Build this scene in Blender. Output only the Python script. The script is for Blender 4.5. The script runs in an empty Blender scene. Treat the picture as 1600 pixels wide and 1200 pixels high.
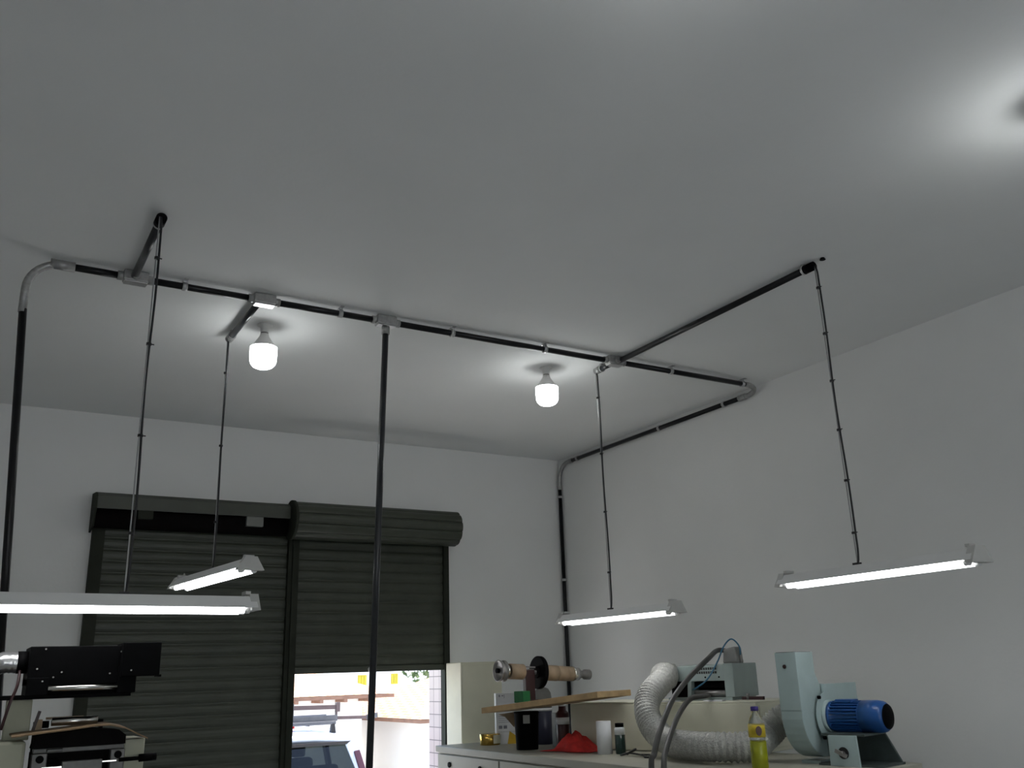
import bpy, math, random
from mathutils import Vector, Matrix
random.seed(7)
SC = bpy.context.scene
COL = SC.collection
PI = math.pi

# ------------------------------------------------------------------ camera
F_PX, PITCH, ROLL, YAW = 1427.15, 0.307417, -0.033918, 0.545503
cam_d = bpy.data.cameras.new('camera')
cam = bpy.data.objects.new('camera', cam_d)
COL.objects.link(cam)
fw = Vector((math.sin(YAW)*math.cos(PITCH), math.cos(YAW)*math.cos(PITCH), math.sin(PITCH)))
rt0 = Vector((math.cos(YAW), -math.sin(YAW), 0)); up0 = rt0.cross(fw)
rt = math.cos(ROLL)*rt0 + math.sin(ROLL)*up0
up = -math.sin(ROLL)*rt0 + math.cos(ROLL)*up0
m3 = Matrix((rt, up, -fw)).transposed()
cam.matrix_world = Matrix.Translation((0, 0, 1.65)) @ m3.to_4x4()
cam_d.sensor_fit = 'HORIZONTAL'
cam_d.sensor_width = 36.0
cam_d.lens = F_PX/1600*36.0
cam_d.clip_start = 0.05
cam_d.clip_end = 500
SC.camera = cam

# ------------------------------------------------------------------ sky, sun, exposure
SC.view_settings.view_transform = 'Standard'
SC.view_settings.look = 'None'
SC.view_settings.gamma = 1.0
SC.view_settings.use_curve_mapping = False
SC.view_settings.exposure = -0.07
world = bpy.data.worlds.new('sky'); SC.world = world
world.use_nodes = True
wn = world.node_tree
sky = wn.nodes.new('ShaderNodeTexSky')
sky.sky_type = 'NISHITA'
sky.sun_disc = False
sky.sun_elevation = math.radians(64)
sky.sun_rotation = math.radians(60)
bg = wn.nodes['Background']
wn.links.new(sky.outputs['Color'], bg.inputs['Color'])
bg.inputs['Strength'].default_value = 0.72
sun_d = bpy.data.lights.new('sun', 'SUN')
sun_d.energy = 19.0
sun_d.angle = math.radians(0.6)
sun_d.color = (1.0, 0.95, 0.87)
sun = bpy.data.objects.new('sun', sun_d); COL.objects.link(sun)
sun.rotation_euler = Vector((-0.34, -0.20, -0.92)).to_track_quat('-Z', 'Y').to_euler()
sun.location = (0, 0, 20)
BULB_L = 18.0
TUBE_L = 10.0

# ------------------------------------------------------------------ materials
MATS = {}
def mat(name, col, rough=0.6, metal=0.0, noise=0.0, nscale=20.0, bump=0.0, bscale=60.0, emit=None, spec=0.5, trans=0.0, ior=1.45, alpha=1.0):
    if name in MATS: return MATS[name]
    m = bpy.data.materials.new(name); m.use_nodes = True
    nt = m.node_tree; b = nt.nodes['Principled BSDF']
    b.inputs['Roughness'].default_value = rough
    b.inputs['Metallic'].default_value = metal
    b.inputs['Specular IOR Level'].default_value = spec
    b.inputs['IOR'].default_value = ior
    b.inputs['Transmission Weight'].default_value = trans
    b.inputs['Alpha'].default_value = alpha
    tc = nt.nodes.new('ShaderNodeTexCoord')
    c = (col[0], col[1], col[2], 1)
    b.inputs['Base Color'].default_value = c
    if noise > 0:
        n = nt.nodes.new('ShaderNodeTexNoise'); n.inputs['Scale'].default_value = nscale
        n.inputs['Detail'].default_value = 5
        nt.links.new(tc.outputs['Object'], n.inputs['Vector'])
        r = nt.nodes.new('ShaderNodeValToRGB')
        r.color_ramp.elements[0].position = 0.3; r.color_ramp.elements[1].position = 0.7
        lo = [max(0, x*(1-noise)) for x in col]; hi = [min(1, x*(1+noise)) for x in col]
        r.color_ramp.elements[0].color = (*lo, 1); r.color_ramp.elements[1].color = (*hi, 1)
        nt.links.new(n.outputs['Fac'], r.inputs['Fac'])
        nt.links.new(r.outputs['Color'], b.inputs['Base Color'])
    if bump > 0:
        n2 = nt.nodes.new('ShaderNodeTexNoise'); n2.inputs['Scale'].default_value = bscale
        n2.inputs['Detail'].default_value = 6
        nt.links.new(tc.outputs['Object'], n2.inputs['Vector'])
        bp = nt.nodes.new('ShaderNodeBump'); bp.inputs['Strength'].default_value = bump
        bp.inputs['Distance'].default_value = 0.01
        nt.links.new(n2.outputs['Fac'], bp.inputs['Height'])
        nt.links.new(bp.outputs['Normal'], b.inputs['Normal'])
    if emit is not None:
        b.inputs['Emission Color'].default_value = (*emit[:3], 1)
        b.inputs['Emission Strength'].default_value = emit[3]
    MATS[name] = m
    return m

def brick_mat(name, c1, c2, mortar, w, h, msize, axis='XZ', offset=0.0, rough=0.5):
    m = bpy.data.materials.new(name); m.use_nodes = True
    nt = m.node_tree; b = nt.nodes['Principled BSDF']; b.inputs['Roughness'].default_value = rough
    tc = nt.nodes.new('ShaderNodeTexCoord')
    sp = nt.nodes.new('ShaderNodeSeparateXYZ'); cb = nt.nodes.new('ShaderNodeCombineXYZ')
    nt.links.new(tc.outputs['Object'], sp.inputs[0])
    nt.links.new(sp.outputs[axis[0]], cb.inputs['X']); nt.links.new(sp.outputs[axis[1]], cb.inputs['Y'])
    br = nt.nodes.new('ShaderNodeTexBrick'); br.offset = offset
    br.inputs['Color1'].default_value = (*c1, 1); br.inputs['Color2'].default_value = (*c2, 1)
    br.inputs['Mortar'].default_value = (*mortar, 1)
    br.inputs['Scale'].default_value = 1.0
    br.inputs['Brick Width'].default_value = w; br.inputs['Row Height'].default_value = h
    br.inputs['Mortar Size'].default_value = msize
    nt.links.new(cb.outputs[0], br.inputs['Vector'])
    nt.links.new(br.outputs['Color'], b.inputs['Base Color'])
    MATS[name] = m
    return m

M_CEIL = mat('ceiling_paint', (0.80, 0.81, 0.80), 0.85, noise=0.02, nscale=1.3, bump=0.12, bscale=25)
M_WALL = mat('wall_paint', (0.74, 0.745, 0.73), 0.85, noise=0.02, nscale=1.5, bump=0.12, bscale=30)
M_FLOOR = mat('concrete_floor', (0.45, 0.44, 0.42), 0.6, noise=0.15, nscale=3, bump=0.1)
M_SHUT = mat('shutter_paint', (0.046, 0.052, 0.038), 0.45, noise=0.12, nscale=6, bump=0.05)
M_SHUT2 = mat('shutter_frame_paint', (0.030, 0.033, 0.025), 0.75, noise=0.1, nscale=8, spec=0.15)
M_BRACKET = mat('shutter_bracket_steel', (0.16, 0.165, 0.15), 0.5, noise=0.1, nscale=10)
M_COND = mat('black_conduit_paint', (0.007, 0.007, 0.008), 0.35, noise=0.2, nscale=15, spec=0.35)
M_CONDG = mat('grey_conduit_paint', (0.025, 0.027, 0.030), 0.28, noise=0.15, nscale=15)
M_GALV = mat('cast_aluminium', (0.34, 0.34, 0.33), 0.42, metal=0.55, noise=0.15, nscale=40, bump=0.15, bscale=120)
M_CLAMP = mat('clamp_steel', (0.5, 0.5, 0.5), 0.35, metal=0.8)
M_CABLE = mat('black_cable', (0.015, 0.015, 0.016), 0.45, noise=0.1)
M_WIRE = mat('steel_wire', (0.35, 0.35, 0.35), 0.35, metal=0.8)
M_FIX = mat('fixture_white', (0.74, 0.74, 0.73), 0.4, noise=0.02, nscale=10)
M_FIXCAP = mat('fixture_endcap', (0.50, 0.50, 0.48), 0.45, noise=0.03, nscale=30)
M_TUBE = mat('tube_light', (0.9, 0.9, 0.9), 0.3, emit=(0.97, 0.98, 1.0, TUBE_L))
M_TUBECAP = mat('tube_cap', (0.75, 0.75, 0.74), 0.4)
M_BULB = mat('bulb_diffuser', (0.9, 0.9, 0.9), 0.3, emit=(0.97, 1.0, 1.0, BULB_L))
M_BULBB = mat('bulb_body', (0.70, 0.69, 0.67), 0.4, noise=0.02)
M_HOLDER = mat('lamp_holder_plastic', (0.72, 0.72, 0.70), 0.45, noise=0.02)
M_SCREW = mat('bulb_collar', (0.30, 0.29, 0.27), 0.35, metal=0.6)
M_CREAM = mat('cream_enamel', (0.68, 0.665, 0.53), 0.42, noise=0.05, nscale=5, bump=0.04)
M_CREAMD = mat('shaded_cream_enamel', (0.37, 0.37, 0.28), 0.5, noise=0.08, nscale=9, bump=0.04)  # cream enamel darkened to paint in the dimmer light on the left press
M_STEELD = mat('shaded_steel', (0.13, 0.125, 0.12), 0.45, metal=0.4, noise=0.15, nscale=30)  # steel darkened the same way, shade put into the colour of the left press
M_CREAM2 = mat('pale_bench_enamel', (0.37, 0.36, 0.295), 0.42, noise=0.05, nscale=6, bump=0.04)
M_DGAP = mat('dark_gap', (0.02, 0.02, 0.02), 0.7, noise=0.1)
M_BLACK = mat('black_paint', (0.003, 0.003, 0.0033), 0.55, noise=0.2, nscale=20, spec=0.04)
M_BLACKM = mat('black_matte', (0.005, 0.004, 0.004), 0.8, noise=0.2, nscale=20, spec=0.08)
M_CHROME = mat('chrome', (0.65, 0.63, 0.60), 0.22, metal=1.0, noise=0.05)
M_STEEL = mat('machined_steel', (0.27, 0.26, 0.25), 0.4, metal=0.7, noise=0.1, nscale=30)
M_ALUDUCT = mat('aluminium_duct', (0.6, 0.6, 0.6), 0.25, metal=0.9, noise=0.1, nscale=12, bump=0.4, bscale=30)
M_HOSE = mat('silver_foil_hose', (0.44, 0.44, 0.41), 0.38, metal=0.25, noise=0.15, nscale=60, bump=0.8, bscale=90)
M_CARD = mat('brown_card', (0.22, 0.145, 0.08), 0.8, noise=0.2, nscale=12)
M_CORE = mat('cardboard_core', (0.32, 0.235, 0.155), 0.7, noise=0.12, nscale=18)
M_WOOD = mat('raw_wood_board', (0.42, 0.29, 0.15), 0.65, noise=0.25, nscale=9)
M_MAROON = mat('maroon_paint', (0.03, 0.008, 0.009), 0.45, noise=0.15)
M_GREEN = mat('green_card', (0.01, 0.13, 0.04), 0.6, noise=0.1)
M_WHITE = mat('white_paper', (0.70, 0.71, 0.72), 0.7, noise=0.03)
M_PRINT = mat('grey_print', (0.28, 0.28, 0.32), 0.7, noise=0.1)
M_YELLOW = mat('yellow_print', (0.60, 0.38, 0.03), 0.6, noise=0.1)
M_GOLD = mat('gold_foil', (0.55, 0.36, 0.08), 0.22, metal=0.9, noise=0.1)
M_NAVY = mat('navy_plastic', (0.012, 0.014, 0.035), 0.4, noise=0.1)
M_RED = mat('red_cloth', (0.52, 0.025, 0.02), 0.8, noise=0.2, nscale=25, bump=0.4, bscale=60)
M_DRED = mat('dark_red_tin', (0.05, 0.012, 0.012), 0.4, noise=0.15)
M_DGREEN = mat('dark_green_liquid', (0.012, 0.035, 0.028), 0.25, noise=0.1)
M_UNIT = mat('grey_green_enamel', (0.25, 0.30, 0.285), 0.4, noise=0.06, nscale=8)
M_GREY = mat('grey_enamel', (0.19, 0.19, 0.18), 0.5, noise=0.08)
M_HOSE2 = mat('dark_grey_rubber', (0.055, 0.053, 0.050), 0.5, noise=0.15, nscale=15)
M_BLUET = mat('blue_airline', (0.03, 0.12, 0.20), 0.35, noise=0.05)
M_FAN = mat('fan_blue_grey', (0.36, 0.45, 0.445), 0.42, noise=0.06, nscale=7, bump=0.05)
M_FAND = mat('fan_stand_dark', (0.05, 0.065, 0.062), 0.5, noise=0.15)
M_MOTOR = mat('motor_blue', (0.012, 0.07, 0.24), 0.28, noise=0.08, nscale=10)
M_PLAST = mat('clear_plastic', (0.9, 0.92, 0.9), 0.08, trans=1.0, ior=1.25)
M_LIQ = mat('yellow_liquid', (0.50, 0.52, 0.015), 0.25, noise=0.08, nscale=30)
M_LABEL = mat('bottle_label', (0.55, 0.42, 0.03), 0.4, noise=0.3, nscale=25)
M_CAPB = mat('purple_cap', (0.05, 0.03, 0.22), 0.4, noise=0.05)
M_RUBBER = mat('tyre_rubber', (0.02, 0.02, 0.02), 0.8, noise=0.1)
M_CARP = mat('silver_car_paint', (0.42, 0.46, 0.54), 0.25, metal=0.3, noise=0.02)
M_CARD2 = mat('car_dark_trim', (0.012, 0.010, 0.012), 0.5, noise=0.1)
M_SEAT = mat('car_seat', (0.05, 0.052, 0.048), 0.8, noise=0.1)
M_TAIL = mat('tail_light', (0.035, 0.003, 0.018), 0.2, noise=0.05)
M_ALU = mat('ladder_aluminium', (0.10, 0.10, 0.11), 0.45, metal=0.2, noise=0.1)
M_ALU2 = mat('ladder_brown_rail', (0.09, 0.06, 0.06), 0.5, noise=0.1)
M_STREET = mat('pale_pavement', (0.66, 0.65, 0.63), 0.9, noise=0.06, nscale=0.6)
M_HOUSE = mat('whitewashed_render', (0.80, 0.79, 0.76), 0.85, noise=0.03, nscale=0.8)
M_ROOF = brick_mat('clay_roof_tile', (0.46, 0.27, 0.15), (0.52, 0.33, 0.20), (0.30, 0.15, 0.08), 0.22, 0.35, 0.03, 'XY', 0.5, 0.8)
M_EAVE = mat('eave_timber', (0.24, 0.13, 0.085), 0.8, noise=0.2, nscale=3)
M_YWIN = mat('yellow_window_frame', (0.42, 0.33, 0.02), 0.5, noise=0.05)
M_LEAF = mat('tree_leaf', (0.06, 0.10, 0.03), 0.7, noise=0.3, nscale=5)
M_BARK = mat('tree_bark', (0.10, 0.07, 0.05), 0.9, noise=0.2)
M_TILE = brick_mat('pink_wall_tile', (0.42, 0.355, 0.355), (0.46, 0.385, 0.385), (0.09, 0.075, 0.08), 0.125, 0.118, 0.004, 'YZ', 0.0, 0.3)
def glass_mat(name, tint, gloss):
    m = bpy.data.materials.new(name); m.use_nodes = True
    nt = m.node_tree; nt.nodes.clear()
    o = nt.nodes.new('ShaderNodeOutputMaterial'); mx = nt.nodes.new('ShaderNodeMixShader')
    t = nt.nodes.new('ShaderNodeBsdfTransparent'); g = nt.nodes.new('ShaderNodeBsdfGlossy')
    t.inputs['Color'].default_value = (*tint, 1); g.inputs['Roughness'].default_value = 0.03
    mx.inputs['Fac'].default_value = gloss
    nt.links.new(t.outputs[0], mx.inputs[1]); nt.links.new(g.outputs[0], mx.inputs[2]); nt.links.new(mx.outputs[0], o.inputs[0])
    return m
M_GLASS = glass_mat('tinted_car_glass', (0.20, 0.215, 0.20), 0.03)

# ------------------------------------------------------------------ mesh builder
class MB:
    def __init__(s): s.v = []; s.f = []; s.sm = []
    def _add(s, vs, fs, smooth):
        o = len(s.v); s.v += [tuple(v) for v in vs]
        for f in fs: s.f.append(tuple(o+i for i in f))
        s.sm += ([smooth]*len(fs) if isinstance(smooth, bool) else smooth)
        return s
    def box(s, x0, x1, y0, y1, z0, z1, M=None):
        vs = [Vector((x, y, z)) for z in (z0, z1) for y in (y0, y1) for x in (x0, x1)]
        if M is not None: vs = [M @ v for v in vs]
        return s._add(vs, [(0, 2, 3, 1), (4, 5, 7, 6), (0, 1, 5, 4), (2, 6, 7, 3), (0, 4, 6, 2), (1, 3, 7, 5)], False)
    def bar(s, p0, p1, w, h, upv=(0, 0, 1)):
        p0 = Vector(p0); p1 = Vector(p1); d = (p1-p0).normalized(); u = Vector(upv)
        a = d.cross(u)
        if a.length < 1e-4: a = d.cross(Vector((1, 0, 0)))
        a.normalize(); u = a.cross(d)
        vs = []
        for p in (p0, p1):
            for i, j in ((-1, -1), (1, -1), (1, 1), (-1, 1)): vs.append(p + a*(i*w/2) + u*(j*h/2))
        return s._add(vs, [(3, 2, 1, 0), (4, 5, 6, 7), (0, 1, 5, 4), (1, 2, 6, 5), (2, 3, 7, 6), (3, 0, 4, 7)], False)
    def rev(s, p0, p1, prof, n=24, caps=True):
        """prof: list of (t along p0->p1 in metres, radius)"""
        p0 = Vector(p0); d = (Vector(p1)-p0).normalized()
        a = d.cross(Vector((0, 0, 1)))
        if a.length < 1e-3: a = Vector((1, 0, 0))
        a.normalize(); b = d.cross(a)
        vs = []; fs = []; sm = []
        for t, r in prof:
            for k in range(n):
                an = 2*PI*k/n
                vs.append(p0 + d*t + (a*math.cos(an)+b*math.sin(an))*max(r, 1e-4))
        for i in range(len(prof)-1):
            for k in range(n):
                k2 = (k+1) % n
                fs.append((i*n+k, i*n+k2, (i+1)*n+k2, (i+1)*n+k)); sm.append(True)
        if caps:
            fs.append(tuple(range(n-1, -1, -1))); sm.append(False)
            fs.append(tuple((len(prof)-1)*n+k for k in range(n))); sm.append(False)
        return s._add(vs, fs, sm)
    def cyl(s, p0, p1, r0, r1=None, n=20):
        L = (Vector(p1)-Vector(p0)).length
        return s.rev(p0, p1, [(0, r0), (L, r0 if r1 is None else r1)], n)
    def tube(s, pts, r, n=12, rfun=None):
        pts = [Vector(p) for p in pts]; N = len(pts)
        T = []
        for i in range(N):
            T.append((pts[min(i+1, N-1)]-pts[max(i-1, 0)]).normalized())
        a = T[0].cross(Vector((0, 0, 1)))
        if a.length < 1e-3: a = T[0].cross(Vector((0, 1, 0)))
        a.normalize(); vs = []
        for i in range(N):
            a = (a - T[i]*a.dot(T[i])).normalized(); b = T[i].cross(a)
            rr = rfun(i, N) if rfun else r
            for k in range(n):
                an = 2*PI*k/n; vs.append(pts[i]+(a*math.cos(an)+b*math.sin(an))*rr)
        fs = []; sm = []
        for i in range(N-1):
            for k in range(n):
                k2 = (k+1) % n; fs.append((i*n+k, i*n+k2, (i+1)*n+k2, (i+1)*n+k)); sm.append(True)
        fs.append(tuple(range(n-1, -1, -1))); sm.append(False)
        fs.append(tuple((N-1)*n+k for k in range(n))); sm.append(False)
        return s._add(vs, fs, sm)
    def prism(s, poly, fn0, fn1, smooth=False):
        """poly of 2D points; fn0/fn1 map (a,b) to the two end faces"""
        n = len(poly)
        vs = [fn0(*q) for q in poly]+[fn1(*q) for q in poly]
        fs = [tuple(range(n-1, -1, -1)), tuple(range(n, 2*n))]; sm = [False, False]
        for i in range(n):
            j = (i+1) % n; fs.append((i, j, n+j, n+i)); sm.append(smooth)
        return s._add(vs, fs, sm)
    def build(s, name, m, parent=None, loc=(0, 0, 0), rotz=0.0, bevel=0.0):
        me = bpy.data.meshes.new(name); me.from_pydata(s.v, [], s.f)
        me.polygons.foreach_set('use_smooth', s.sm)
        import bmesh
        bm = bmesh.new(); bm.from_mesh(me); bmesh.ops.recalc_face_normals(bm, faces=bm.faces); bm.to_mesh(me); bm.free()
        me.materials.append(m)
        o = bpy.data.objects.new(name, me); COL.objects.link(o)
        if parent is not None: o.parent = parent
        o.location = loc; o.rotation_euler = (0, 0, rotz)
        if bevel > 0:
            b = o.modifiers.new('bevel', 'BEVEL'); b.width = bevel; b.segments = 2; b.limit_method = 'ANGLE'; b.angle_limit = math.radians(50)
        return o

def crom(P, k=8):
    P = [Vector(p) for p in P]; out = []
    Q = [P[0]*2-P[1]]+P+[P[-1]*2-P[-2]]
    for i in range(1, len(Q)-2):
        for j in range(k):
            t = j/k; a, b, c, d = Q[i-1:i+3]
            out.append(0.5*((2*b)+(c-a)*t+(2*a-5*b+4*c-d)*t*t+(3*b-a-3*c+d)*t**3))
    out.append(P[-1]); return out
def thing(name, label, cat, loc=(0, 0, 0), rotz=0.0, group=None):
    o = bpy.data.objects.new(name, None); COL.objects.link(o); o.empty_display_size = 0.1
    o.location = loc; o.rotation_euler = (0, 0, rotz); o['label'] = label; o['category'] = cat
    if group: o['group'] = group
    return o
def tag(o, label, cat, group=None):
    o['label'] = label; o['category'] = cat
    if group: o['group'] = group
    return o
def struct(o): o['kind'] = 'structure'; return o
def plab(o, l): o['label'] = l; return o

# ------------------------------------------------------------------ the room
XR, YB, ZC = 5.713, 8.459, 3.95
XL, YF = -1.9, -8.0
T = 0.25
struct(MB().box(XL-T, XR+T, YF-T, YB+T, ZC, ZC+0.2).build('ceiling', M_CEIL))
struct(MB().box(XL-T, XR+T, YF-T, YB+T, -0.2, 0).build('floor', M_FLOOR))
struct(MB().box(XR, XR+T, YF-T, YB+T, 0, ZC).build('wall_right', M_WALL))
struct(MB().box(XL-T, XL, YF-T, YB+T, 0, ZC).build('wall_left', M_WALL))
# the wall behind the viewer is unseen; its wide opening is added to bring daylight to the ceiling
struct(MB().box(XL, -1.2, YF-T, YF, 0, ZC).box(4.0, XR, YF-T, YF, 0, ZC).box(-1.2, 4.0, YF-T, YF, 2.8, ZC).build('wall_front', M_WALL))
DX0, DX1, DZ = 0.97, 4.235, 2.98
struct(MB().box(XL, DX0, YB, YB+T, 0, ZC).box(DX1, XR, YB, YB+T, 0, ZC).box(DX0, DX1, YB, YB+T, DZ, ZC).build('wall_back', M_WALL))
# tiled strip on the outside reveal
struct(MB().box(4.205, DX1, YB+0.005, YB+T+0.02, -0.27, 2.98).build('trim_1', M_TILE))

# ------------------------------------------------------------------ roller shutters
def slat_profile(z0, z1, pitch):
    """side outline (y,z) of a slatted curtain; bulges towards the room (-y)"""
    front = []; z = z0
    while z < z1-1e-6:
        h = min(pitch, z1-z)
        for q, dy in ((0.0, 0.003), (0.10, 0.003), (0.16, -0.003), (0.35, -0.009), (0.6, -0.011), (0.82, -0.007), (0.93, -0.001)):
            front.append((dy, z+q*h))
        z += h
    front.append((0.0, z1))
    return front + [(0.012, z1), (0.012, z0)]
def curtain(x0, x1, y, z0, z1, pitch=0.098):
    mb = MB(); pr = slat_profile(z0, z1, pitch); n = len(pr)
    nf = n-2
    vs = [(x0, y+a, b) for a, b in pr]+[(x1, y+a, b) for a, b in pr]
    fs = []; sm = []
    for i in range(nf-1): fs.append((i, i+1, n+i+1, n+i)); sm.append(False)
    fs.append((n-2, n-1, 2*n-1, 2*n-2)); sm.append(False)
    fs.append((n-1, 0, n, 2*n-1)); sm.append(False)
    fs.append((nf-1, n-2, 2*n-2, n+nf-1)); sm.append(False)
    mb._add(vs, fs, sm); return mb
YS = YB-0.045
# right shutter, half open, with its fat coil
rs = thing('roller_shutter', 'dark green roller shutter half raised over the bright doorway, fat ribbed coil on top', 'roller shutter', (3.45, YS, 0))
def rel(mb, name, m, par, **k):
    o = mb.build(name, m, par, **k); o.location = -Vector(par.location); return o
CY, CZ, CR = YB-0.235, 3.065, 0.172
N = 11
poly = []
for k in range(N):
    a0 = 2*PI*k/N
    for q, rr in ((0.0, 0.925), (0.07, 0.975), (0.25, 1.0), (0.5, 1.008), (0.75, 1.0), (0.93, 0.975)):
        a = a0+q*2*PI/N; poly.append((CR*rr*math.cos(a), CR*rr*math.sin(a)))
rel(MB().prism(poly, lambda a, b: Vector((2.585, CY+a, CZ+b)), lambda a, b: Vector((4.262, CY+a, CZ+b))), 'coil', M_SHUT, rs)
rel(MB().cyl((2.56, CY, CZ), (2.585, CY, CZ), CR*1.06, n=32), 'end_disc', M_SHUT2, rs)
rel(MB().box(4.255, 4.272, CY+0.02, YB, CZ-0.15, CZ+0.12), 'side_plate', M_SHUT2, rs)
rel(curtain(2.685, 4.215, YS, 1.76, 2.99), 'curtain', M_SHUT, rs)
bb = rel(MB().box(2.69, 4.21, YS-0.022, YS+0.022, 1.712, 1.765), 'bottom_bar', M_SHUT, rs, bevel=0.004)
rel(MB().cyl((3.43, YS-0.022, 1.735), (3.43, YS-0.035, 1.735), 0.022), 'lock_knob', M_CLAMP, bb)
bb.children[0].location = (0, 0, 0)
rel(MB().box(4.205, 4.262, YB-0.085, YB, 0, 3.0), 'guide_rail', M_SHUT2, rs)
# left shutter, shut
ls = thing('roller_shutter', 'closed dark green roller shutter left of the doorway, angular cover along its top', 'roller shutter', (1.8, YS, 0))
cov = [(0.0, 0.0), (-0.235, -0.025), (-0.285, -0.06), (-0.285, -0.165), (-0.275, -0.165), (-0.275, -0.065), (-0.23, -0.035), (0.0, -0.012)]
rel(MB().prism(cov, lambda a, b: Vector((0.915, YB+a, 3.235+b)), lambda a, b: Vector((2.545, YB+a, 3.235+b))), 'top_cover', M_SHUT, ls)
rel(MB().prism([(0, 0), (-0.235, -0.025), (-0.285, -0.06), (-0.285, -0.165), (-0.2, -0.3), (0, -0.33)], lambda a, b: Vector((0.90, YB+a, 3.235+b)), lambda a, b: Vector((0.915, YB+a, 3.235+b))), 'end_plate', M_SHUT2, ls)
rel(MB().cyl((0.915, YB-0.15, 3.02), (2.545, YB-0.15, 3.02), 0.095, n=24), 'coil', M_BLACKM, ls)
rel(MB().box(1.24, 1.36, YB-0.283, YB-0.235, 3.00, 3.068), 'bracket', M_SHUT2, ls)
rel(MB().box(2.15, 2.30, YB-0.283, YB-0.235, 2.985, 3.068), 'bracket', M_BRACKET, ls)
rel(curtain(1.0, 2.62, YS, 0.02, 3.02), 'curtain', M_SHUT, ls)
rel(MB().box(0.925, 1.02, YB-0.09, YB, 0, 3.0), 'guide_rail', M_SHUT2, ls)
pst = struct(MB().box(2.60, 2.70, YB-0.10, YB+0.02, 0, 2.93).box(2.635, 2.665, YB-0.125, YB-0.10, 0, 2.93).build('trim_2', M_SHUT2))

# ------------------------------------------------------------------ ceiling bulbs
def make_bulb(loc, label):
    t = thing('ceiling_bulb', label, 'light bulb', loc, 0, 'bulbs on the ceiling')
    D = (0, 0, -1)
    MB().rev((0, 0, 0), D, [(0, 0.050), (0.006, 0.050), (0.010, 0.030), (0.055, 0.027)], 28).build('lamp_holder', M_HOLDER, t)
    MB().rev((0, 0, -0.052), D, [(0, 0.025), (0.012, 0.025)], 24).build('screw_collar', M_SCREW, t)
    MB().rev((0, 0, -0.064), D, [(0, 0.026), (0.02, 0.032), (0.055, 0.054), (0.076, 0.068), (0.092, 0.078), (0.097, 0.088), (0.099, 0.0895)], 32).build('bulb_body', M_BULBB, t)
    MB().rev((0, 0, -0.163), D, [(0, 0.089), (0.05, 0.089), (0.095, 0.0865), (0.115, 0.080), (0.132, 0.066), (0.142, 0.045), (0.146, 0.02), (0.147, 0.0)], 36).build('diffuser', M_BULB, t)
    return t
def copy_tree(o, parent=None):
    c = o.copy(); COL.objects.link(c)
    if parent is not None: c.parent = parent
    for ch in list(o.children): copy_tree(ch, c)
    return c
b0 = make_bulb((1.566, 5.77, ZC), 'lit white ceiling bulb beside the second conduit box, left one of the visible pair')
for loc, lab in (((3.79, 5.72, ZC), 'lit white ceiling bulb below the conduit, right one of the visible pair'),
                 ((3.815, 1.71, ZC), 'ceiling bulb just past the right edge whose glow whitens the ceiling there'),
                 ((1.62, 1.55, ZC), 'ceiling bulb above the top edge of the view glowing on the bare ceiling'),
                 ((1.60, -2.4, ZC), 'unseen fill bulb continuing the left row at the rear of the workshop'),
                 ((3.80, -2.4, ZC), 'unseen fill bulb continuing the right row at the rear of the workshop'),  # rear pair is unseen, carries the bulb grid on for fill light
                 ):
    c = copy_tree(b0); c.location = loc; c['label'] = lab

# ------------------------------------------------------------------ conduit on the ceiling
YM, ZM, RC = 5.268, ZC-0.038, 0.0205
def arc(c, r, a0, a1, ax, bx, n=12):
    c = Vector(c); return [c+Vector(ax)*(r*math.cos(a0+(a1-a0)*i/n))+Vector(bx)*(r*math.sin(a0+(a1-a0)*i/n)) for i in range(n+1)]
def clamp(par, p, d):
    """U shaped saddle round a pipe at p, pipe direction d ('x','y' or 'z'), fixed to what is above / behind"""
    mb = MB()
    x, y, z = p
    if d == 'x': mb.cyl((x-0.014, y, z), (x+0.014, y, z), RC+0.006, n=16).box(x-0.012, x+0.012, y-0.045, y+0.045, ZC-0.004, ZC).box(x-0.012, x+0.012, y-0.012, y+0.012, z, ZC)
    elif d == 'y': mb.cyl((x, y-0.014, z), (x, y+0.014, z), RC+0.006, n=16).box(x, XR, y-0.012, y+0.012, z-0.014, z+0.014)
    else: mb.cyl((x, y, z-0.014), (x, y, z+0.014), RC+0.006, n=16).box(x, XR, y-0.012, y+0.012, z-0.014, z+0.014)
    return mb.build('clamp', M_CLAMP, par)
main = thing('electrical_conduit', 'long black conduit running across the ceiling from the left drop to the right wall', 'conduit')
BX = [0.666, 1.417, 2.231, 4.121]
ends = [0.33] + [v for b in BX for v in (b-0.085, b+0.085)] + [5.50]
for i in range(0, 10, 2):
    MB().cyl((ends[i], YM, ZM), (ends[i+1], YM, ZM), RC).build('pipe', M_COND, main)
# left grey elbow turning down
el = [Vector((0.34, YM, ZM)), Vector((0.30, YM, ZM))] + [Vector((0.285-0.17*math.sin(a), YM, ZM-0.17+0.17*math.cos(a))) for a in [PI/2*i/10 for i in range(1, 11)]] + [Vector((0.115, YM, 3.60))]
MB().tube(el, RC+0.001, 16).build('elbow', M_GALV, main)
MB().cyl((0.22, YM, ZM), (0.345, YM, ZM), RC+0.008).build('coupling', M_GALV, main)
# right elbow in the plane of the ceiling
XW, ZW = XR-0.032, ZC-0.066
el = [Vector((5.49, YM, ZM))] + [Vector((5.53+0.15*math.sin(a), YM+0.15-0.15*math.cos(a), ZM+(ZW-ZM)*i/10)) for i, a in enumerate([PI/2*i/10 for i in range(11)])] + [Vector((XW, YM+0.21, ZW))]
MB().tube(el, RC+0.001, 16).build('elbow', M_GALV, main)
for x in (0.941, 1.913, 2.726, 3.489, 4.682, 5.46): clamp(main, (x, YM, ZM), 'x')

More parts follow.
